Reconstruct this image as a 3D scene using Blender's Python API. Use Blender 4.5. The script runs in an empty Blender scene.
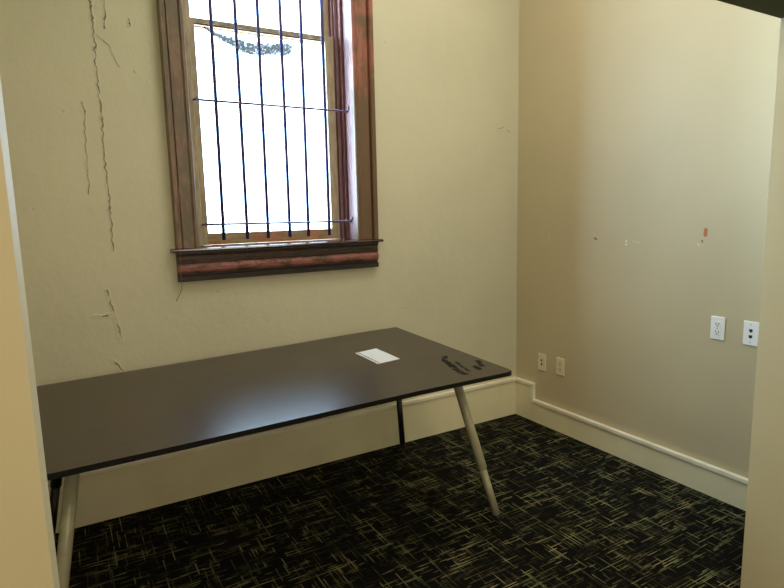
import bpy, bmesh, math, random
from mathutils import Vector, Matrix
random.seed(7)
S = bpy.context.scene
COL = S.collection

# ------------------------------------------------------------------ node helpers
class N:
    def __init__(s, name):
        s.m = bpy.data.materials.new(name); s.m.use_nodes = True
        s.t = s.m.node_tree; s.t.nodes.clear()
        s.out = s.t.nodes.new('ShaderNodeOutputMaterial')
        s.tc = s.t.nodes.new('ShaderNodeTexCoord')
        s.P = s.tc.outputs['Object']
    def put(s, sock, v):
        if v is None: return
        if hasattr(v, 'is_output') or isinstance(v, bpy.types.NodeSocket): s.t.links.new(v, sock)
        else: sock.default_value = v
    def node(s, typ, props=None, ins=None, out=0):
        n = s.t.nodes.new(typ)
        for k, v in (props or {}).items(): setattr(n, k, v)
        for k, v in (ins or {}).items(): s.put(n.inputs[k], v)
        return n.outputs[out]
    def math(s, op, a, b=None, c=None, clamp=False):
        return s.node('ShaderNodeMath', {'operation': op, 'use_clamp': clamp}, {0: a, 1: b, 2: c})
    def vmath(s, op, a, b=None, out=0):
        return s.node('ShaderNodeVectorMath', {'operation': op}, {0: a, 1: b}, out)
    def xyz(s, v=None):
        n = s.t.nodes.new('ShaderNodeSeparateXYZ'); s.put(n.inputs[0], v or s.P); return n.outputs
    def comb(s, x=0., y=0., z=0.):
        return s.node('ShaderNodeCombineXYZ', None, {0: x, 1: y, 2: z})
    def mapping(s, scale=(1, 1, 1), loc=(0, 0, 0), rot=(0, 0, 0), v=None):
        return s.node('ShaderNodeMapping', None, {'Vector': v or s.P, 'Scale': scale, 'Location': loc, 'Rotation': rot})
    def noise(s, scale=5., detail=3., rough=.5, v=None, dist=0.):
        return s.node('ShaderNodeTexNoise', None, {'Vector': v or s.P, 'Scale': scale, 'Detail': detail, 'Roughness': rough, 'Distortion': dist})
    def noisec(s, scale=5., detail=3., v=None):
        return s.node('ShaderNodeTexNoise', None, {'Vector': v or s.P, 'Scale': scale, 'Detail': detail}, 1)
    def ramp(s, f, a, b, ca=0., cb=1.):
        return s.node('ShaderNodeMapRange', {'clamp': True, 'interpolation_type': 'SMOOTHSTEP'}, {0: f, 1: a, 2: b, 3: ca, 4: cb})
    def mix(s, f, a, b):
        n = s.t.nodes.new('ShaderNodeMix'); n.data_type = 'RGBA'
        s.put(n.inputs[0], f); s.put(n.inputs[6], col(a)); s.put(n.inputs[7], col(b)); return n.outputs[2]
    def bump(s, h, strength=.3, dist=.01):
        return s.node('ShaderNodeBump', None, {'Height': h, 'Strength': strength, 'Distance': dist})
    def bsdf(s, color, rough=.6, metal=0., spec=.5, normal=None, **kw):
        n = s.t.nodes.new('ShaderNodeBsdfPrincipled')
        s.put(n.inputs['Base Color'], col(color)); s.put(n.inputs['Roughness'], rough)
        s.put(n.inputs['Metallic'], metal); s.put(n.inputs['Specular IOR Level'], spec)
        if normal is not None: s.put(n.inputs['Normal'], normal)
        for k, v in kw.items(): s.put(n.inputs[k.replace('_', ' ')], v)
        return n.outputs[0]
    def done(s, sh):
        s.t.links.new(sh, s.out.inputs[0]); return s.m
    # distance from point v to a polyline, as a chain of capsule distances
    def poly(s, v, pts):
        d = None
        for A, B in zip(pts[:-1], pts[1:]):
            BA = Vector(B) - Vector(A); L2 = BA.dot(BA)
            pa = s.vmath('SUBTRACT', v, tuple(A))
            dt = s.vmath('DOT_PRODUCT', pa, tuple(BA), out=1)
            h = s.math('DIVIDE', dt, L2, clamp=True)
            sc = s.t.nodes.new('ShaderNodeVectorMath'); sc.operation = 'SCALE'
            sc.inputs[0].default_value = tuple(BA); s.put(sc.inputs['Scale'], h)
            df = s.vmath('SUBTRACT', pa, sc.outputs[0])
            ln = s.vmath('LENGTH', df, out=1)
            d = ln if d is None else s.math('MINIMUM', d, ln)
        return d
def lin(c):
    return tuple((x/12.92 if x <= .04045 else ((x+.055)/1.055)**2.4) for x in c)
def col(c):
    if isinstance(c, (tuple, list)) and len(c) == 3: return (*c, 1.)
    return c
def hx(r, g, b): return lin((r/255, g/255, b/255))

# ------------------------------------------------------------------ mesh helpers
def add_box(bm, x0, x1, y0, y1, z0, z1, bev=0.):
    r = bmesh.ops.create_cube(bm, size=1.)
    vs = r['verts']
    bmesh.ops.scale(bm, verts=vs, vec=(abs(x1-x0), abs(y1-y0), abs(z1-z0)))
    bmesh.ops.translate(bm, verts=vs, vec=((x0+x1)/2, (y0+y1)/2, (z0+z1)/2))
    if bev:
        es = list({e for v in vs for e in v.link_edges})
        bmesh.ops.bevel(bm, geom=es, offset=bev, segments=2, profile=.5, affect='EDGES')
def ring(bm, c, u, v, r, n):
    return [bm.verts.new(Vector(c) + r*(math.cos(2*math.pi*i/n)*u + math.sin(2*math.pi*i/n)*v)) for i in range(n)]
def add_tube(bm, pts, rads, n=20, cap=True):
    pts = [Vector(p) for p in pts]
    if not isinstance(rads, (list, tuple)): rads = [rads]*len(pts)
    rings = []; u = None
    for i, p in enumerate(pts):
        d = (pts[min(i+1, len(pts)-1)] - pts[max(i-1, 0)])
        if d.length < 1e-9: d = pts[-1]-pts[0]
        d.normalize()
        if u is None:
            u = d.cross(Vector((0, 0, 1)))
            if u.length < .01: u = d.cross(Vector((1, 0, 0)))
        u = (u - d*u.dot(d)).normalized(); v = d.cross(u)
        rings.append(ring(bm, p, u, v, rads[i], n))
    for a, b in zip(rings[:-1], rings[1:]):
        for i in range(n):
            f = bm.faces.new((a[i], a[(i+1) % n], b[(i+1) % n], b[i])); f.smooth = True
    if cap:
        bm.faces.new(list(reversed(rings[0]))); bm.faces.new(rings[-1])
def add_prism(bm, prof, path, closed_ends=True):
    """prof: list of callables? no - list of rings (each ring a list of 3D points), joined in order"""
    rs = [[bm.verts.new(p) for p in r] for r in path]
    n = len(rs[0])
    for a, b in zip(rs[:-1], rs[1:]):
        for i in range(n): bm.faces.new((a[i], a[(i+1) % n], b[(i+1) % n], b[i]))
    if closed_ends:
        bm.faces.new(list(reversed(rs[0]))); bm.faces.new(rs[-1])
def obj(name, bm, mat, parent=None, smooth=False):
    bmesh.ops.remove_doubles(bm, verts=bm.verts, dist=1e-6)
    bmesh.ops.recalc_face_normals(bm, faces=bm.faces)
    me = bpy.data.meshes.new(name); bm.to_mesh(me); bm.free()
    me.materials.append(mat)
    o = bpy.data.objects.new(name, me); COL.objects.link(o)
    if parent: o.parent = parent; o.matrix_parent_inverse = Matrix.Translation(-parent.location)
    if smooth:
        for p in me.polygons: p.use_smooth = True
    return o
def empty(name, loc):
    o = bpy.data.objects.new(name, None); COL.objects.link(o); o.location = loc; o.empty_display_size = .05
    return o
def tag(o, label=None, cat=None, group=None, kind=None):
    for k, v in (('label', label), ('category', cat), ('group', group), ('kind', kind)):
        if v: o[k] = v
    return o
def struct(name, bm, mat, label=None):
    return tag(obj(name, bm, mat), label=label, kind='structure')
def box(name, mat, b, parent=None, bev=0.):
    bm = bmesh.new(); add_box(bm, *b, bev); return obj(name, bm, mat, parent)

# ------------------------------------------------------------------ materials
WALL = hx(201, 191, 152)

def wall_mat(name, base=WALL, cracks=False, rough=.55, marks=False):
    n = N(name)
    big = n.noise(1.3, 3, .5); fine = n.noise(60, 3, .6); mid = n.noise(9, 4, .55)
    c = n.mix(n.ramp(big, .35, .7), base, tuple(x*.93 for x in base))
    h = n.math('ADD', n.math('MULTIPLY', mid, .7), n.math('MULTIPLY', fine, .12))
    # trowel ridges and small pits
    v = n.node('ShaderNodeTexVoronoi', {'feature': 'F1'}, {'Vector': n.vmath('ADD', n.P, n.vmath('MULTIPLY', n.noisec(14, 3), (.06, .06, .06))), 'Scale': 5.5})
    pit = n.ramp(v, .02, .07, 1., 0.)
    if cracks:
        h = n.math('SUBTRACT', h, n.math('MULTIPLY', pit, .35))
        q = n.vmath('ADD', n.P, n.vmath('MULTIPLY', n.vmath('SUBTRACT', n.noisec(26, 4), (.5, .5, .5)), (.040, 0., .034)))
        q = n.vmath('MULTIPLY', q, (1, 0, 1))
        wid = n.noise(22, 2)
        X_, Y_, Z_ = n.xyz(q)[:3]
        def vert(x0, slope, amp, sc, z0, z1, extra=0.):
            # a crack that wanders up the wall: horizontal distance to x = f(z)
            wz = n.noise(sc, 3, .6, v=n.comb(x0*7, 0., Z_))
            f = n.math('ADD', n.math('ADD', n.math('MULTIPLY', Z_, slope), x0-slope*2.), n.math('MULTIPLY', n.math('SUBTRACT', wz, .5), amp))
            dd = n.math('ABSOLUTE', n.math('SUBTRACT', X_, f))
            cut = n.math('ADD', n.ramp(Z_, z0, z0+.03, .05, 0.), n.ramp(Z_, z1-.03, z1, 0., .05))
            return n.math('ADD', n.math('ADD', dd, cut), extra)
        d = vert(-2.541, 0., .03, 3., 1.29, 4.)
        d = n.math('MINIMUM', d, vert(-2.502, .03, .02, 4., 2.29, 4., .0008))
        d = n.math('MINIMUM', d, vert(-2.610, .02, .02, 4., 1.56, 2.02, .0012))
        dash = n.ramp(n.noise(9, 1, v=n.comb(2., 0., Z_)), .5, .56, .04, 0.)
        d = n.math('MINIMUM', d, n.math('ADD', dash, vert(-2.385, 0., .01, 4., 2.03, 2.6, .0012)))
        d = n.math('MINIMUM', d, n.math('ADD', .001, n.poly(q, [(-2.525, 0, 2.286), (-2.485, 0, 2.25), (-2.447, 0, 2.163)])))
        line = n.math('MULTIPLY', n.ramp(d, .0008, .0042, 1., 0.), n.ramp(wid, .35, .6, .3, 1.))
        g = None
        for pl in ([(-2.586, 1.13), (-2.566, 1.032), (-2.541, 0.877)], [(-2.653, 1.011), (-2.558, 1.01)], [(-2.592, 0.789), (-2.547, 0.727)],
                   [(-0.180, 1.989), (-0.125, 2.007), (-0.07, 1.982)]):
            e = n.poly(q, [(a, 0, b) for a, b in pl]); g = e if g is None else n.math('MINIMUM', g, e)
        gl = n.math('MULTIPLY', n.ramp(g, .001, .006, 1., 0.), n.ramp(wid, .42, .58, .1, 1.))
        lip = n.math('MULTIPLY', n.ramp(g, .006, .016, 1., 0.), .4)
        halo = n.ramp(d, .002, .012, 1., 0.)
        h = n.math('ADD', h, n.math('MULTIPLY', lip, .5)); h = n.math('ADD', h, n.math('MULTIPLY', halo, .25))
        h = n.math('SUBTRACT', h, n.math('MULTIPLY', line, 1.2)); h = n.math('SUBTRACT', h, n.math('MULTIPLY', gl, .9))
        c = n.mix(n.math('MULTIPLY', line, .72), c, hx(92, 78, 50))
        c = n.mix(n.math('MULTIPLY', gl, .45), c, hx(92, 80, 50))
        nb = n.bump(h, .75, .009)
    elif marks:
        q = n.vmath('ADD', n.P, n.vmath('MULTIPLY', n.vmath('SUBTRACT', n.noisec(60, 3), (.5, .5, .5)), (0., .008, .012)))
        def blot(c, pts, r, cc, k=1.):
            e = n.poly(q, pts); return n.mix(n.ramp(e, r*.7, r, k, 0.), c, cc)
        c = blot(c, [(0, -1.342, 1.345), (0, -1.342, 1.322)], .011, hx(176, 112, 62))
        c = blot(c, [(0, -1.326, 1.292), (0, -1.328, 1.286)], .006, hx(150, 110, 80))
        c = blot(c, [(0, -1.306, 1.275), (0, -1.310, 1.27)], .006, hx(215, 205, 180))
        c = blot(c, [(0, -.665, 1.284), (0, -.68, 1.280)], .006, hx(130, 100, 66))
        c = blot(c, [(0, -.299, 1.290), (0, -.299, 1.266)], .006, hx(214, 198, 140))
        c = blot(c, [(0, -.93, 1.277), (0, -.97, 1.272)], .004, hx(214, 205, 180), .6)
        nb = n.bump(h, .22, .004)
    else:
        nb = n.bump(h, .22, .004)
    return n.done(n.bsdf(c, rough, 0, .35, nb))

M = {}
M['plaster'] = wall_mat('cream_plaster_cracked', hx(206, 201, 176), cracks=True)
M['wall'] = wall_mat('cream_wall_paint', hx(198, 185, 152), marks=True, rough=.5)
M['wall2'] = wall_mat('cream_wall_paint_plain', hx(214, 206, 170))
M['ceil'] = wall_mat('ceiling_paint', hx(214, 208, 180))
M['brick'] = wall_mat('outside_masonry', hx(190, 185, 178))

n = N('baseboard_paint'); M['base'] = n.done(n.bsdf(n.mix(n.ramp(n.noise(3, 3), .35, .7), hx(232, 225, 190), hx(222, 214, 178)), .4, 0, .5, n.bump(n.noise(40, 3), .1, .002)))
n = N('baseboard_cap_paint'); M['cap'] = n.done(n.bsdf(n.mix(n.ramp(n.noise(6, 3), .4, .7), hx(238, 234, 214), hx(228, 222, 196)), .32, 0, .5))
n = N('plate_plastic'); M['plate'] = n.done(n.bsdf(hx(240, 240, 240), .3))
n = N('almond_plastic'); M['almond'] = n.done(n.bsdf(hx(226, 218, 184), .35))
n = N('dark_slot'); M['slot'] = n.done(n.bsdf(hx(40, 34, 28), .6))
n = N('screw_metal'); M['screw'] = n.done(n.bsdf(hx(170, 168, 160), .35, .9))

# carpet: near-black pile with thin woven olive dashes running both ways
n = N('carpet')
def dashes(nn, across, along, row, seed, dens):
    r = nn.math('FLOOR', nn.math('DIVIDE', across, row))
    fr = nn.math('FRACT', nn.math('DIVIDE', across, row))
    rnd = nn.node('ShaderNodeTexWhiteNoise', {'noise_dimensions': '2D'}, {'Vector': nn.comb(r, seed, 0.)})
    off = nn.math('MULTIPLY', rnd, 37.)
    nz = nn.noise(1., 2., .5, v=nn.comb(nn.math('ADD', nn.math('MULTIPLY', along, 6.), off), nn.math('MULTIPLY', r, 7.31), seed))
    on = nn.ramp(nz, dens, dens+.05)
    prof = nn.math('MULTIPLY', nn.ramp(fr, .02, .22), nn.ramp(fr, .55, .8, 1., 0.))
    lv = nn.ramp(rnd, .25, .9, .25, 1.)
    return nn.math('MULTIPLY', nn.math('MULTIPLY', on, prof), lv)
X, Y, Z = n.xyz()[:3]
wob = n.noise(120, 1)
xx = n.math('ADD', X, n.math('MULTIPLY', wob, .002)); yy = n.math('ADD', Y, n.math('MULTIPLY', wob, .002))
a = dashes(n, yy, xx, .0064, 3.1, .54); b = dashes(n, xx, yy, .0076, 8.7, .56)
clus = n.ramp(n.noise(6.5, 4, .65), .38, .62, .16, 1.)
m_ = n.math('MULTIPLY', n.math('MAXIMUM', a, n.math('MULTIPLY', b, .8)), clus)
clus2 = n.ramp(n.noise(10, 4, .65, v=n.mapping(loc=(3, 9, 0))), .58, .76, 0., .14)
pile = n.noise(420, 2, .7)
m_ = n.math('MULTIPLY', n.math('MAXIMUM', m_, clus2), n.ramp(pile, .3, .6, .45, 1.))
tone = n.mix(n.ramp(n.noise(7, 2, v=n.mapping(loc=(7, 2, 0))), .4, .62), hx(184, 176, 126), hx(150, 158, 108))
c = n.mix(m_, hx(7, 7, 6), tone)
M['carpet'] = n.done(n.bsdf(c, .95, 0, .12, n.bump(pile, .6, .004)))

# old stained window timber
def timber(name, base, dark, pale, kdark=.5, kpale=.6, scale=1., rough=.5, horiz=False, zdark=False):
    n = N(name)
    st = (3, 3, .6) if not horiz else (.6, 3, 3)
    g = n.noise(16*scale, 5, .65, v=n.mapping(scale=st))
    pat = n.noise(5*scale, 5, .65, v=n.mapping(scale=(1.6, 1.6, 1.) if not horiz else (1., 1.6, 2.2)))
    fl = n.noise(28*scale, 4, .7, v=n.mapping(loc=(4, 4, 4)))
    c = n.mix(n.ramp(g, .35, .7), base, tuple(x*.6 for x in base))
    if zdark:   # old finish worn away to brown on the lower half, in ragged patches
        pat = n.math('ADD', pat, n.ramp(n.xyz()[2], 2.25, 1.95, 0., .3))
    c = n.mix(n.math('MULTIPLY', n.ramp(pat, kdark-.05, kdark+.1), .85), c, dark)
    c = n.mix(n.math('MULTIPLY', n.ramp(fl, kpale, kpale+.08), .75), c, pale)
    return n.done(n.bsdf(c, rough, 0, .5, n.bump(n.math('ADD', g, fl), .35, .002)))
M['casing_l'] = timber('weathered_casing', hx(138, 112, 96), hx(104, 96, 80), hx(70, 48, 40), .5, .68)
M['casing_r'] = timber('red_brown_casing', hx(156, 96, 78), hx(96, 78, 54), hx(54, 34, 26), .5, .7, zdark=True)
M['apron'] = timber('peeling_apron', hx(152, 94, 86), hx(60, 46, 34), hx(200, 156, 142), .50, .60, 2.6, .45, True)
M['apron_dark'] = timber('dark_apron', hx(70, 48, 38), hx(40, 36, 26), hx(150, 112, 92), .5, .62, 2.4, .4, True)
M['bead'] = timber('near_black_bead', hx(40, 28, 22), hx(24, 20, 16), hx(120, 84, 74), .5, .68, 1.2, .4, True)
M['lining'] = timber('pink_white_lining', hx(138, 108, 108), hx(122, 92, 90), hx(92, 50, 46), .55, .74, 1., .45)
M['stop'] = timber('red_stop', hx(122, 66, 60), hx(84, 44, 40), hx(190, 160, 154), .55, .66)
M['sash'] = timber('tan_sash', hx(172, 156, 124), hx(154, 138, 110), hx(110, 88, 60), .56, .74, 1., .5)
M['sash_rail'] = timber('peeled_rail', hx(172, 146, 104), hx(176, 112, 70), hx(206, 190, 160), .48, .66, 1.4, .5, True)
n = N('stool_top'); M['stool'] = n.done(n.bsdf(n.mix(n.ramp(n.noise(14, 4, .6, v=n.mapping(scale=(.6, 2, 2))), .4, .65), hx(44, 28, 24), hx(70, 46, 40)), .22, 0, .8))
n = N('bar_steel'); M['bar'] = n.done(n.bsdf(hx(58, 54, 108), .42, .2))
n = N('rod_steel'); M['rod'] = n.done(n.bsdf(hx(112, 100, 128), .4, .5))
n = N('string'); M['string'] = n.done(n.bsdf(hx(150, 110, 84), .8))

# window glass with a smear of grime high on the lower pane
def glass_mat(name, grime):
    n = N(name)
    gl = n.node('ShaderNodeBsdfGlossy', None, {'Color': (1, 1, 1, 1), 'Roughness': .02})
    tr = n.node('ShaderNodeBsdfTransparent', None, {'Color': (.97, .98, .98, 1)})
    fr = n.node('ShaderNodeFresnel', None, {'IOR': 1.45})
    sh = n.node('ShaderNodeMixShader', None, {0: n.math('MULTIPLY', fr, .8), 1: tr, 2: gl})
    if grime:
        q = n.vmath('MULTIPLY', n.P, (1, 0, 1))
        pts = [(-2.015, 0, 2.425), (-1.964, 0, 2.402), (-1.888, 0, 2.375), (-1.81, 0, 2.352), (-1.717, 0, 2.35), (-1.626, 0, 2.366), (-1.575, 0, 2.372)]
        d = n.poly(q, pts)
        x = n.xyz()[0]
        w = n.ramp(x, -2.03, -1.78, .008, .05)
        m1 = n.ramp(n.math('DIVIDE', d, w), .25, 1.1, 1., 0.)
        sp = n.noise(85, 3, .9)
        k = n.ramp(n.math('ADD', n.math('MULTIPLY', m1, .27), sp), .60, .72)
        k = n.math('MULTIPLY', k, n.ramp(m1, 0, .3))
        df = n.bsdf(n.mix(n.noise(30, 2), hx(34, 48, 58), hx(84, 86, 62)), .8)
        sh = n.node('ShaderNodeMixShader', None, {0: n.math('MULTIPLY', k, .85), 1: sh, 2: df})
    return n.done(sh)
M['glass_low'] = glass_mat('glass_grimy', True); M['glass'] = glass_mat('glass_clear', False)

# table
n = N('dark_brown_veneer')
g = n.noise(7, 5, .6, v=n.mapping(scale=(1.2, 12, 1))); sm = n.noise(3.5, 4, .6)
q = n.vmath('ADD', n.P, n.vmath('MULTIPLY', n.vmath('SUBTRACT', n.noisec(18, 3), (.5, .5, .5)), (.03, .03, 0)))
q = n.vmath('MULTIPLY', q, (1, 1, 0))
off = Vector((-2.0, -.6, 0))
def T(x, y): return (x-off.x, y-off.y, 0)
d1 = n.poly(q, [T(-1.19, -.79), T(-1.235, -.86), T(-1.262, -.955), T(-1.29, -1.035), T(-1.285, -1.085)])
d2 = n.poly(q, [T(-1.20, -.90), T(-1.235, -.985), T(-1.245, -1.055)])
d3 = n.poly(q, [T(-1.11, -.945), T(-1.145, -1.02)])
d4 = n.poly(q, [T(-1.18, -1.01), T(-1.19, -1.06)])
d1 = n.math('SUBTRACT', d1, .008); d3 = n.math('SUBTRACT', d3, .006); d4 = n.math('SUBTRACT', d4, .008)
d = n.math('MINIMUM', n.math('MINIMUM', d1, d2), n.math('MINIMUM', d3, d4))
wet = n.math('MULTIPLY', n.ramp(d, .001, .014, 1., 0.), n.ramp(n.noise(30, 3), .35, .5, .4, 1.))
c = n.mix(n.ramp(g, .35, .7), hx(44, 27, 19), hx(28, 17, 12))
c = n.mix(n.math('MULTIPLY', n.ramp(sm, .3, .8), .5), c, hx(56, 37, 27))
c = n.mix(wet, c, hx(14, 11, 9))
scuffs = n.ramp(n.noise(20, 5, .7, v=n.mapping(scale=(.8, 5, 1), loc=(2, 1, 0))), .62, .72)
c = n.mix(n.math('MULTIPLY', scuffs, .10), c, hx(120, 108, 96))
ro = n.math('ADD', n.math('MULTIPLY_ADD', g, .05, .27), n.math('MULTIPLY', wet, .3))
M['veneer'] = n.done(n.bsdf(c, ro, 0, n.ramp(wet, 0., 1., 1., .1), n.bump(g, .015, .001)))
n = N('black_edge'); M['edge'] = n.done(n.bsdf(hx(12, 11, 10), .5, 0, .3))
n = N('grey_leg_paint'); M['leg'] = n.done(n.bsdf(n.mix(n.ramp(n.noise(20, 3), .4, .7), hx(172, 170, 144), hx(158, 156, 130)), .38, .1))
n = N('rear_leg_black'); M['legb'] = n.done(n.bsdf(hx(16, 16, 15), .45))  # near-black colour for the two rear legs
n = N('foot_rubber'); M['foot'] = n.done(n.bsdf(hx(14, 14, 16), .6))
n = N('frame_paint'); M['frame'] = n.done(n.bsdf(hx(30, 29, 26), .5))
n = N('lid_white'); M['lid'] = n.done(n.bsdf(hx(226, 230, 234), .32, .1))

# ------------------------------------------------------------------ the room
XL, XR = -3.08, 0.0            # inner room left / right wall faces
YF, YO = -1.95, -2.10          # inner and outer face of the wall with the opening
JL, JR, HZ = -2.815, -.660, 2.066
HX0, HX1, HY = -4.3, .9, -5.6  # the outer room the photographer stands in
CH = 3.75
TH = .24                       # masonry thickness of the window wall
WX0, WX1, WZ0, WZ1 = -2.172, -1.236, 1.296, 3.02   # rough opening

bm = bmesh.new(); add_box(bm, HX0-.2, HX1+.2, HY-.2, TH, -.12, 0); struct('floor', bm, M['carpet'], 'black carpet with thin olive woven dashes')
bm = bmesh.new(); add_box(bm, HX0-.2, HX1+.2, HY-.2, TH, CH, CH+.15); struct('ceiling', bm, M['ceil'])
bm = bmesh.new()
def holed_wall(bm, y0, y1, xa, xb, za, zb, X0, X1, Z0, Z1):
    xs = [xa, X0, X1, xb]; zs = [za, Z0, Z1, zb]
    V = {}
    for yi, y in enumerate((y0, y1)):
        for i, x in enumerate(xs):
            for k, z in enumerate(zs): V[yi, i, k] = bm.verts.new((x, y, z))
    for i in range(3):
        for k in range(3):
            if i == 1 and k == 1: continue
            for yi in (0, 1):
                bm.faces.new((V[yi, i, k], V[yi, i+1, k], V[yi, i+1, k+1], V[yi, i, k+1]))
    def strip(lst):
        for a, b in zip(lst, lst[1:] + lst[:1]):
            bm.faces.new((V[(0,)+a], V[(0,)+b], V[(1,)+b], V[(1,)+a]))
    strip([(1, 1), (2, 1), (2, 2), (1, 2)])
    strip([(0, 0), (1, 0), (2, 0), (3, 0), (3, 1), (3, 2), (3, 3), (2, 3), (1, 3), (0, 3), (0, 2), (0, 1)])
holed_wall(bm, 0, TH, XL, XR, 0, CH, WX0, WX1, WZ0, WZ1)
struct('wall_back', bm, M['plaster'], 'cream plaster wall with long cracks around the window')
bm = bmesh.new(); add_box(bm, XR, XR+.2, YF, TH, 0, CH); struct('wall_right', bm, M['wall'], 'smooth cream wall with outlets and small old holes')
bm = bmesh.new(); add_box(bm, XL-.2, XL, YF, TH, 0, CH); struct('wall_left', bm, M['wall2'])
bm = bmesh.new()
add_box(bm, HX0, JL, YO, YF, 0, CH); add_box(bm, JR, HX1, YO, YF, 0, CH); add_box(bm, JL, JR, YO, YF, HZ+.012, CH)
struct('wall_front', bm, M['wall2'], 'cream wall with the wide opening the room is seen through')
bm = bmesh.new(); add_box(bm, HX0-.2, HX0, HY, YF, 0, CH); struct('wall_outer_left', bm, M['wall2'])
bm = bmesh.new(); add_box(bm, HX1, HX1+.2, HY, YF, 0, CH); struct('wall_outer_right', bm, M['wall2'])
bm = bmesh.new(); add_box(bm, HX0-.2, HX1+.2, HY-.2, HY, 0, CH); struct('wall_outer_rear', bm, M['wall2'])

bm = bmesh.new(); add_box(bm, JL, JR, YO, YF, HZ, HZ+.012); n = N('olive_soffit_shade'); struct('soffit_shade_1', bm, n.done(n.bsdf(hx(74, 76, 34), .7, 0, .2)), 'underside of the opening head, its shade put in as dark olive')  # added thin panel; the soffit's shade is painted in as dark olive
# baseboards: tall on the window wall, stepping down just round the corner
HB, HL, BT, CT = .272, .1605, .018, .026
STEP = -.198
def capped(name, boxes_body, boxes_cap):
    r = empty(name, boxes_body[0][0:1] + (boxes_body[0][2], 0)); tag(r, kind='structure')
    bm = bmesh.new()
    for b in boxes_body: add_box(bm, *b)
    obj('board', bm, M['base'], r)
    bm = bmesh.new()
    for b in boxes_cap: add_box(bm, *b, .0035)
    obj('cap_moulding', bm, M['cap'], r)
    return r
capped('baseboard_back', [(XL, XR, -BT, 0, 0, HB-.024)], [(XL, XR-.001, -CT, 0, HB-.024, HB)])
r = capped('baseboard_right', [(-BT, XR, STEP+.022, -BT, 0, HB-.024), (-BT, XR, YF, STEP+.022, 0, HL-.024)],
       [(-CT, XR, STEP, -.0265, HB-.024, HB), (-CT, XR, STEP, STEP+.022, HL-.024, HB-.024), (-CT, XR, YF, STEP, HL-.024, HL)])
capped('baseboard_left', [(XL, XL+BT, YF, -.03, 0, HB-.024)], [(XL, XL+CT, YF, -.03, HB-.024, HB)])

# ------------------------------------------------------------------ window
win = empty('window_1', (-1.69, 0, WZ0)); tag(win, 'tall old sash window with peeling red-brown timber frame', kind='structure')
CI0, CI1, CO0, CO1 = -2.151, -1.256, -2.262, -1.124
ZT = 2.98
def casing(side):
    bm = bmesh.new()
    # profile in (distance outwards from the opening, y)
    pr = [(0, 0.), (0, -.030), (.004, -.036), (.016, -.036), (.020, -.030), (.024, -.027), (.030, -.029), (.076, -.029), (.080, -.022), (.083, -.022), (.085, -.040), (.090, -.046), (.106, -.046), (.110, -.040), (.111, 0.)]
    k = (1 if side > 0 else -1)
    w = (CO1-CI1) if side > 0 else (CI0-CO0)
    x0 = CI1 if side > 0 else CI0
    rings = [[(x0 + k*u*w/.111, y, z) for u, y in pr] for z in (WZ0+.017, ZT)]
    add_prism(bm, None, rings)
    return obj('casing', bm, M['casing_r'] if side > 0 else M['casing_l'], win)
casing(-1)['label'] = 'greyish brown worn side casing'
casing(1)['label'] = 'red-brown side casing, darker below'
bm = bmesh.new()
pr = [(0, 0.), (0, -.030), (.004, -.036), (.016, -.036), (.020, -.030), (.076, -.029), (.080, -.022), (.083, -.022), (.085, -.040), (.106, -.046), (.111, 0.)]
add_prism(bm, None, [[(x, y, ZT+u) for u, y in pr] for x in (CO0, CO1)])
obj('head_casing', bm, M['casing_r'], win)
# stool and apron
bm = bmesh.new()
prof = [(.115, 1.297), (.115, 1.316), (-.048, 1.312), (-.058, 1.309), (-.062, 1.302), (-.058, 1.296), (-.048, 1.294), (0, 1.294), (0, 1.297)]
add_prism(bm, None, [[(x, y, z) for y, z in prof] for x in (CI0, CI1)])
for xa, xb in ((-2.288, CI0), (CI1, -1.104)):
    prof2 = [(-.0005, 1.294), (-.0005, 1.3125), (-.048, 1.312), (-.058, 1.309), (-.062, 1.302), (-.058, 1.296), (-.048, 1.294)]
    add_prism(bm, None, [[(x, y, z) for y, z in prof2] for x in (xa, xb)])
obj('window_sill', bm, M['stool'], win)
bm = bmesh.new()
prof = [(0, 1.294), (-.040, 1.294), (-.040, 1.285), (-.031, 1.279), (-.029, 1.270), (-.029, 1.252), (-.034, 1.247), (-.034, 1.242), (-.024, 1.240), (-.024, 1.236), (0, 1.236)]
add_prism(bm, None, [[(x, y, z) for y, z in prof] for x in (-2.262, -1.127)])
ap = obj('apron', bm, M['apron_dark'], win)
bm = bmesh.new()
prof = [(0, 1.236), (-.026, 1.236), (-.034, 1.230), (-.039, 1.215), (-.038, 1.200), (-.031, 1.188), (-.022, 1.184), (0, 1.184)]
add_prism(bm, None, [[(x, y, z) for y, z in prof] for x in (-2.262, -1.127)])
o = obj('apron_moulding', bm, M['apron'], win); o['label'] = 'pinkish red peeling moulding below the sill'
bm = bmesh.new()
prof = [(0, 1.184), (-.022, 1.184), (-.022, 1.176), (-.036, 1.172), (-.036, 1.150), (-.030, 1.146), (0, 1.146)]
add_prism(bm, None, [[(x, y, z) for y, z in prof] for x in (-2.262, -1.127)])
obj('bottom_bead', bm, M['bead'], win)
# jamb linings, stops
def bx(name, mat, b, bev=0.): return box(name, M[mat], b, win, bev)
bx('lining', 'lining', (WX0, CI0, 0, TH-.08, 1.3165, ZT)); bx('lining', 'lining', (CI1, WX1, 0, TH-.08, 1.3165, ZT))
bx('head_lining', 'lining', (WX0, WX1, 0, TH-.08, ZT, WZ1))
bx('stop_bead', 'sash', (CI0, -2.112, .055, .117, 1.3165, ZT), .002)
bx('stop_bead', 'stop', (-1.272, CI1, .082, .117, 1.3165, ZT), .002)
bx('parting_bead', 'lining', (-1.290, CI1, .118, .128, 1.3165, ZT)); bx('track', 'stop', (-1.300, CI1, .1285, .205, 1.3165, ZT))
bx('parting_bead', 'lining', (CI0, -2.121, .118, .205, 1.3165, ZT))
bx('outer_sill', 'sash_rail', (CI0, CI1, .116, TH+.03, 1.29, 1.314))
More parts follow.
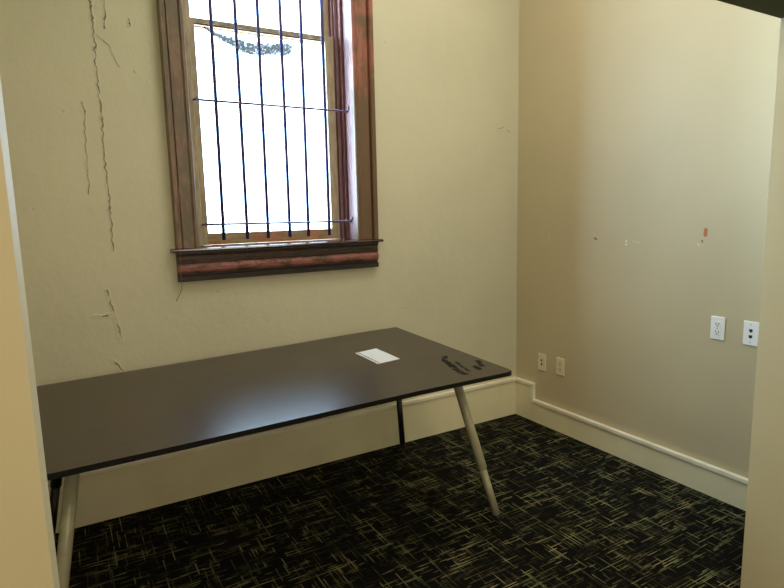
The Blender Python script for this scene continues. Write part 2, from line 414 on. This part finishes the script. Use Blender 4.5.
# sashes
def sash(name, x0, x1, y0, y1, z0, z1, sw, br, tr, gm, railmat):
    f = empty(name, ((x0+x1)/2, y0, z0)); f.parent = win; f.matrix_parent_inverse = Matrix.Translation(-win.location)
    wl = Vector(((x0+x1)/2, y0, z0))
    def p(nm, mat, b, bev=.002):
        bm = bmesh.new(); add_box(bm, *b, bev); bmesh.ops.recalc_face_normals(bm, faces=bm.faces)
        me = bpy.data.meshes.new(nm); bm.to_mesh(me); bm.free(); me.materials.append(M[mat])
        o = bpy.data.objects.new(nm, me); COL.objects.link(o); o.parent = f; o.matrix_parent_inverse = Matrix.Translation(-wl); return o
    p('stile', 'sash', (x0, x0+sw, y0, y1, z0, z1)); p('stile', 'sash', (x1-sw, x1, y0, y1, z0, z1))
    p('bottom_rail', railmat, (x0+sw, x1-sw, y0, y1, z0, z0+br)); p('top_rail', 'sash', (x0+sw, x1-sw, y0, y1, z1-tr, z1))
    p('glazing_bead', 'stop' if railmat == 'sash' else 'sash_rail', (x0+sw, x1-sw, y0+.010, y1-.006, z1-tr-.007, z1-tr), .0015)
    p('glass', gm, (x0+sw-.004, x1-sw+.004, (y0+y1)/2-.0015, (y0+y1)/2+.0015, z0+br-.004, z1-tr+.004), 0)
sash('lower_sash', -2.1205, -1.3005, .120, .155, 1.3165, 2.463, .051, .061, .022, 'glass_low', 'sash_rail')
sash('upper_sash', -2.1205, -1.3005, .1645, .195, 2.430, 2.978, .044, .026, .05, 'glass', 'sash')

# ------------------------------------------------------------------ iron bars across the window
gr = empty('window_grille', (-1.69, .055, 1.34)); tag(gr, 'dark steel security bars, six upright on thin cross rods, across the window', 'window bars')
for xt, xb in ((-1.999, -2.006), (-1.876, -1.880), (-1.758, -1.764), (-1.635, -1.639), (-1.519, -1.528), (-1.395, -1.399)):
    bm = bmesh.new(); add_tube(bm, [(xb, .055, 1.342), (xt, .055, 2.55), (xt+.002, .055, 2.93)], .0090, 12); obj('bar', bm, M['bar'], gr)
for z0, z1 in ((1.426, 1.420), (2.049, 2.045), (2.672, 2.668)):
    bm = bmesh.new(); add_tube(bm, [(-2.112, .048, z0), (-1.262, .048, z1), (-1.2575, .044, z1+.006), (-1.2572, .030, z1+.022)], .0056, 10)
    rd = obj('cross_rod', bm, M['rod'], gr)
    bm = bmesh.new(); add_tube(bm, [(-2.112, .054, z0-.001), (-2.104, .040, z0-.001), (-2.097, .040, z0+.004), (-2.097, .042, z0+.014)], .0048, 10)
    obj('staple', bm, M['rod'], gr)
    bm = bmesh.new(); add_tube(bm, [(-1.2565, .052, z1-.001), (-1.278, .052, z1-.001)], .005, 10)
    obj('staple', bm, M['rod'], gr)

bm = bmesh.new()
pts = [(-2.231, -.048, 1.62), (-2.236, -.049, 1.55), (-2.248, -.05, 1.40), (-2.252, -.052, 1.32), (-2.253, -.067, 1.305), (-2.253, -.058, 1.285), (-2.250, -.045, 1.248), (-2.2515, -.044, 1.215), (-2.254, -.044, 1.183), (-2.253, -.042, 1.15), (-2.250, -.030, 1.123), (-2.254, -.020, 1.10), (-2.263, -.014, 1.079), (-2.279, -.008, 1.05)]
add_tube(bm, pts, .0014, 8)
tag(obj('loose_string', bm, M['string']), 'thin loose brown string dangling below the left end of the window sill', 'string')

# ------------------------------------------------------------------ outlets
def outlet(name, label, cat, y, zt, mat, kind, group=None):
    w, h = .070, .115; cy, cz = y-w/2, zt-h/2
    r = empty(name, (0, cy, cz)); tag(r, label, cat, group)
    bm = bmesh.new(); add_box(bm, -.0065, 0, cy-w/2, cy+w/2, cz-h/2, cz+h/2, .0025); obj('cover_plate', bm, mat, r)
    def disc(bm, yy, zz, rad, x0, x1, n=20, sy=1.):
        a = [bm.verts.new((x0, yy+sy*rad*math.cos(2*math.pi*i/n), zz+rad*math.sin(2*math.pi*i/n))) for i in range(n)]
        b = [bm.verts.new((x1, yy+sy*rad*math.cos(2*math.pi*i/n), zz+rad*math.sin(2*math.pi*i/n))) for i in range(n)]
        bm.faces.new(a); bm.faces.new(b)
        for i in range(n): bm.faces.new((a[i], a[(i+1) % n], b[(i+1) % n], b[i]))
    if kind == 'duplex':
        for dz in (.0195, -.0195):
            bm = bmesh.new(); disc(bm, cy, cz+dz, .0168, -.0085, -.006, 24)
            s = obj('socket', bm, mat, r)
            bm = bmesh.new()
            add_box(bm, -.0090, -.008, cy+.0050, cy+.0082, cz+dz-.002, cz+dz+.0090)
            add_box(bm, -.0090, -.008, cy-.0087, cy-.0055, cz+dz-.002, cz+dz+.0080)
            disc(bm, cy, cz+dz-.0080, .0034, -.0090, -.008, 12)
            t = obj('slots', bm, M['slot'], s); t.matrix_parent_inverse = Matrix.Identity(4)
        bm = bmesh.new(); disc(bm, cy, cz, .003, -.0085, -.006, 12); obj('screw', bm, M['screw'], r)
    else:
        for dz in (.0145, -.0145):
            bm = bmesh.new()
            if kind == 'coax':
                disc(bm, cy, cz+dz, .0058, -.0105, -.006, 12); 
            else:
                add_box(bm, -.0082, -.006, cy-.0075, cy+.0075, cz+dz-.0055, cz+dz+.0065, .0006); add_box(bm, -.0080, -.006, cy-.003, cy+.003, cz+dz-.009, cz+dz-.0055)
            obj('jack', bm, M['slot'], r)
        for dz in (.042, -.042):
            bm = bmesh.new(); disc(bm, cy, cz+dz, .0028, -.0078, -.006, 12); obj('screw', bm, M['screw'] if kind == 'data' else mat, r)
    return r
outlet('cable_outlet', 'almond wall plate with two cable jacks, nearest the room corner', 'wall outlet', -.223, .493, M['almond'], 'coax')
outlet('power_outlet', 'almond duplex power outlet low on the wall beside the cable jack plate', 'wall outlet', -.387, .498, M['almond'], 'duplex')
outlet('power_outlet', 'white duplex power outlet mounted higher on the wall by the opening', 'wall outlet', -1.397, .924, M['plate'], 'duplex')
outlet('data_outlet', 'white wall plate with two black jacks, partly behind the right opening edge', 'wall outlet', -1.554, .9245, M['plate'], 'data')
# screw anchors left in the wall
for i, (y, z) in enumerate(((-.889, 1.275), (-.889, 1.256))):
    bm = bmesh.new(); add_tube(bm, [(0, y, z), (-.002, y, z), (-.0035, y, z)], [.0062, .0062, .004], 12)
    tag(obj('wall_anchor', bm, M['plate']), ('upper' if i == 0 else 'lower') + ' of two tiny white plastic anchors in the right wall', 'wall anchor', 'white wall anchors')

# ------------------------------------------------------------------ table
ZTAB = .765; TT = .019
tb = empty('conference_table', (-2.0, -.6, 0)); tag(tb, 'large dark brown conference table with slanted tube legs under the window', 'table')
out = [(-1.018, -.030), (-1.33, -.046), (-1.66, -.084), (-1.95, -.112), (-2.21, -.134), (-2.53, -.160), (-2.95, -.190),
       (-2.972, -.212), (-2.985, -1.19), (-2.965, -1.207), (-2.50, -1.198), (-2.05, -1.183), (-1.58, -1.166), (-1.112, -1.166), (-1.098, -1.163), (-1.088, -1.154), (-1.083, -1.140), (-1.0135, -.040)]
bm = bmesh.new()
# local coordinates: object placed at table centre so the veneer follows the table
def loc(x, y): return (x+2.0, y+.6)
a = [bm.verts.new((*loc(x, y), ZTAB-TT)) for x, y in out]; b = [bm.verts.new((*loc(x, y), ZTAB)) for x, y in out]
bm.faces.new(list(reversed(a))); bm.faces.new(b)
for i in range(len(out)):
    f = bm.faces.new((a[i], a[(i+1) % len(out)], b[(i+1) % len(out)], b[i]))
for f in bm.faces: f.material_index = 0 if abs(f.normal.z) > .5 else 1
es = [e for e in bm.edges if abs(e.verts[0].co.z-ZTAB) < 1e-6 and abs(e.verts[1].co.z-ZTAB) < 1e-6]
bmesh.ops.bevel(bm, geom=es, offset=.0015, segments=1, affect='EDGES')
bmesh.ops.recalc_face_normals(bm, faces=bm.faces)
for f in bm.faces: f.material_index = 0 if f.normal.z > .9 else 1
me = bpy.data.meshes.new('tabletop'); bm.to_mesh(me); bm.free(); me.materials.append(M['veneer']); me.materials.append(M['edge'])
o = bpy.data.objects.new('tabletop', me); COL.objects.link(o); o.parent = tb
# white cable flap
bm = bmesh.new()
c4 = [(-1.520, -.478), (-1.385, -.452), (-1.392, -.702), (-1.525, -.720)]
cl = Vector((sum(p[0] for p in c4)/4, sum(p[1] for p in c4)/4, 0))
a = [bm.verts.new((x, y, ZTAB-.0005)) for x, y in c4]; b = [bm.verts.new((x, y, ZTAB+.003)) for x, y in c4]
bm.faces.new(a); bm.faces.new(b)
for i in range(4): bm.faces.new((a[i], a[(i+1) % 4], b[(i+1) % 4], b[i]))
bmesh.ops.bevel(bm, geom=[e for e in bm.edges], offset=.001, segments=1, affect='EDGES')
cv = obj('cable_cover', bm, M['lid'], tb); cv['label'] = 'white rectangular cable cover'
bm = bmesh.new()
e0, e1 = Vector((-1.507, -.480, 0)), Vector((-1.512, -.716, 0))
nrm = Vector((.0018, 0, 0))
vs = [bm.verts.new((p.x+s*.0018, p.y, z)) for z in (ZTAB+.002, ZTAB+.0036) for p, s in ((e0, -1), (e0, 1), (e1, 1), (e1, -1))]
bm.faces.new(vs[:4]); bm.faces.new(vs[4:])
for i in range(4): bm.faces.new((vs[i], vs[(i+1) % 4], vs[4+(i+1) % 4], vs[4+i]))
s = obj('slot', bm, M['slot'], cv); s.matrix_parent_inverse = Matrix.Identity(4)
# under-frame
bm = bmesh.new()
def bar(bm, p, q, w, h):
    p, q = Vector(p), Vector(q); d = (q-p).normalized(); s = Vector((-d.y, d.x, 0))*w/2
    rs = [[v + s*a + Vector((0, 0, b)) for a, b in ((-1, -h), (1, -h), (1, 0), (-1, 0))] for v in (p, q)]
    add_prism(bm, None, rs)
zf = ZTAB-TT
bar(bm, (-1.20, -.40, zf), (-2.80, -.46, zf), .05, .035); bar(bm, (-1.22, -.82, zf), (-2.80, -.86, zf), .05, .035)
bar(bm, (-1.17, -.20, zf), (-1.225, -1.02, zf), .05, .030); bar(bm, (-2.80, -.30, zf), (-2.80, -1.06, zf), .05, .030)
obj('frame', bm, M['frame'], tb)
def leg(foot, top, mat, stepz=.25, label=None):
    F, Tp = Vector(foot), Vector(top); d = (Tp-F); L = d.z
    at = lambda z: F + d*(z/L)
    bm = bmesh.new()
    add_tube(bm, [at(stepz), at(stepz+.003), at(L)], [.0195, .0215, .0215], 28)
    l = obj('leg', bm, mat, tb)
    def sub(nm, pts, rr, m):
        bm = bmesh.new(); add_tube(bm, pts, rr, 28); o = obj(nm, bm, m, l); o.matrix_parent_inverse = Matrix.Identity(4)
    sub('lower_tube', [at(.016), at(stepz+.01)], .0172, mat)
    sub('foot', [(F.x, F.y, 0), (F.x, F.y, .006), at(.018), at(.026)], [.019, .021, .019, .0176], M['foot'])
    # mounting plate
    bm = bmesh.new(); add_tube(bm, [(Tp.x, Tp.y, L-.008), (Tp.x, Tp.y, zf)], .045, 28)
    o = obj('bracket', bm, M['frame'], l); o.matrix_parent_inverse = Matrix.Identity(4)
    if label: l['label'] = label
LG = zf-.002
leg((-1.066, -1.042, 0), (-1.066-.124*LG/.64, -1.042+.145*LG/.64, LG), M['leg'], .245, 'grey leg')
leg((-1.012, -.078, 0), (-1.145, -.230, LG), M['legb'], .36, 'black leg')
leg((-2.915, -1.075, 0), (-2.775, -.93, LG), M['leg'], .245, 'grey leg')
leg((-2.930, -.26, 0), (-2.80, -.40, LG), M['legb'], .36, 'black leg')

# ------------------------------------------------------------------ light
SKY = (19., 38., 10., 120.)
w = bpy.data.worlds.new('sky'); S.world = w; w.use_nodes = True
bg = w.node_tree.nodes['Background']; bg.inputs[0].default_value = (.56, .78, 1., 1)
# hazy white sky, far brighter on the sun's side (to the left of the window) and cut off close along the facade
wt = w.node_tree
def wn(t, props=None, ins=None, out=0):
    q = wt.nodes.new(t)
    for k, v in (props or {}).items(): setattr(q, k, v)
    for k, v in (ins or {}).items():
        if isinstance(v, bpy.types.NodeSocket): wt.links.new(v, q.inputs[k])
        else: q.inputs[k].default_value = v
    return q.outputs[out]
gs = wt.nodes.new('ShaderNodeSeparateXYZ'); wt.links.new(wn('ShaderNodeTexCoord'), gs.inputs[0])
az = wn('ShaderNodeMath', {'operation': 'ARCTAN2'}, {0: gs.outputs[1], 1: wn('ShaderNodeMath', {'operation': 'MULTIPLY'}, {0: gs.outputs[0], 1: -1.})})
D = math.radians
lo = wn('ShaderNodeMapRange', {'interpolation_type': 'SMOOTHSTEP'}, {0: az, 1: D(SKY[0]), 2: D(SKY[0]+3), 3: 0., 4: 1.})
hi = wn('ShaderNodeMapRange', {'interpolation_type': 'SMOOTHSTEP'}, {0: az, 1: D(SKY[1]), 2: D(SKY[1]+30), 3: 1., 4: 0.})
k = wn('ShaderNodeMath', {'operation': 'MULTIPLY'}, {0: lo, 1: hi})
wt.links.new(wn('ShaderNodeMath', {'operation': 'MULTIPLY_ADD'}, {0: k, 1: SKY[3], 2: SKY[2]}), bg.inputs[1])
def area(name, loc, size, power, color, rot=(0, 0, 0), sy=None, portal=False):
    l = bpy.data.lights.new(name, 'AREA'); l.shape = 'RECTANGLE'; l.size = size; l.size_y = sy or size; l.energy = power; l.color = color
    if portal: l.cycles.is_portal = True
    o = bpy.data.objects.new(name, l); COL.objects.link(o); o.location = loc; o.rotation_euler = rot; return o
area('window_portal', ((WX0+WX1)/2, TH+.01, (WZ0+WZ1)/2), WX1-WX0, 1, (1, 1, 1), (-math.pi/2, 0, 0), WZ1-WZ0, True)
area('outer_room_warm_fill', (-2.2, -3.7, 3.1), .9, 28, (1., .82, .58))  # unseen warm fill added above the outer room
area('outer_room_rear_fill', (-2.0, HY+.03, 1.95), 2.4, 32, (1., .84, .66), (math.pi/2, 0, 0), 1.2)  # added panel behind the camera, warm fill through the opening, no window there
area('inner_room_top_fill', (-1.15, -1.25, CH-.06), 1.0, 29, (1., .93, .84))  # out-of-view fill added to brighten the upper back wall

# ------------------------------------------------------------------ camera
cam = bpy.data.cameras.new('camera'); co = bpy.data.objects.new('camera', cam); COL.objects.link(co)
cam.sensor_width = 36.; cam.lens = 569.98*36/784; cam.clip_start = .02
R_, U_, F_ = Vector((.86278884, -.50504431, -.02292722)), Vector((.09225041, .11268283, .9893394)), Vector((.49707673, .85570604, -.14381203))
co.matrix_world = Matrix(((R_.x, U_.x, -F_.x, -2.76379), (R_.y, U_.y, -F_.y, -3.00289), (R_.z, U_.z, -F_.z, 1.47265), (0, 0, 0, 1)))
S.camera = co
S.view_settings.view_transform = 'Standard'; S.view_settings.look = 'None'; S.view_settings.exposure = .15; S.view_settings.gamma = 1.
S.view_settings.use_curve_mapping = False
S.cycles.max_bounces = 10; S.cycles.diffuse_bounces = 6; S.cycles.sample_clamp_indirect = 6.
S.cycles.use_denoising = True
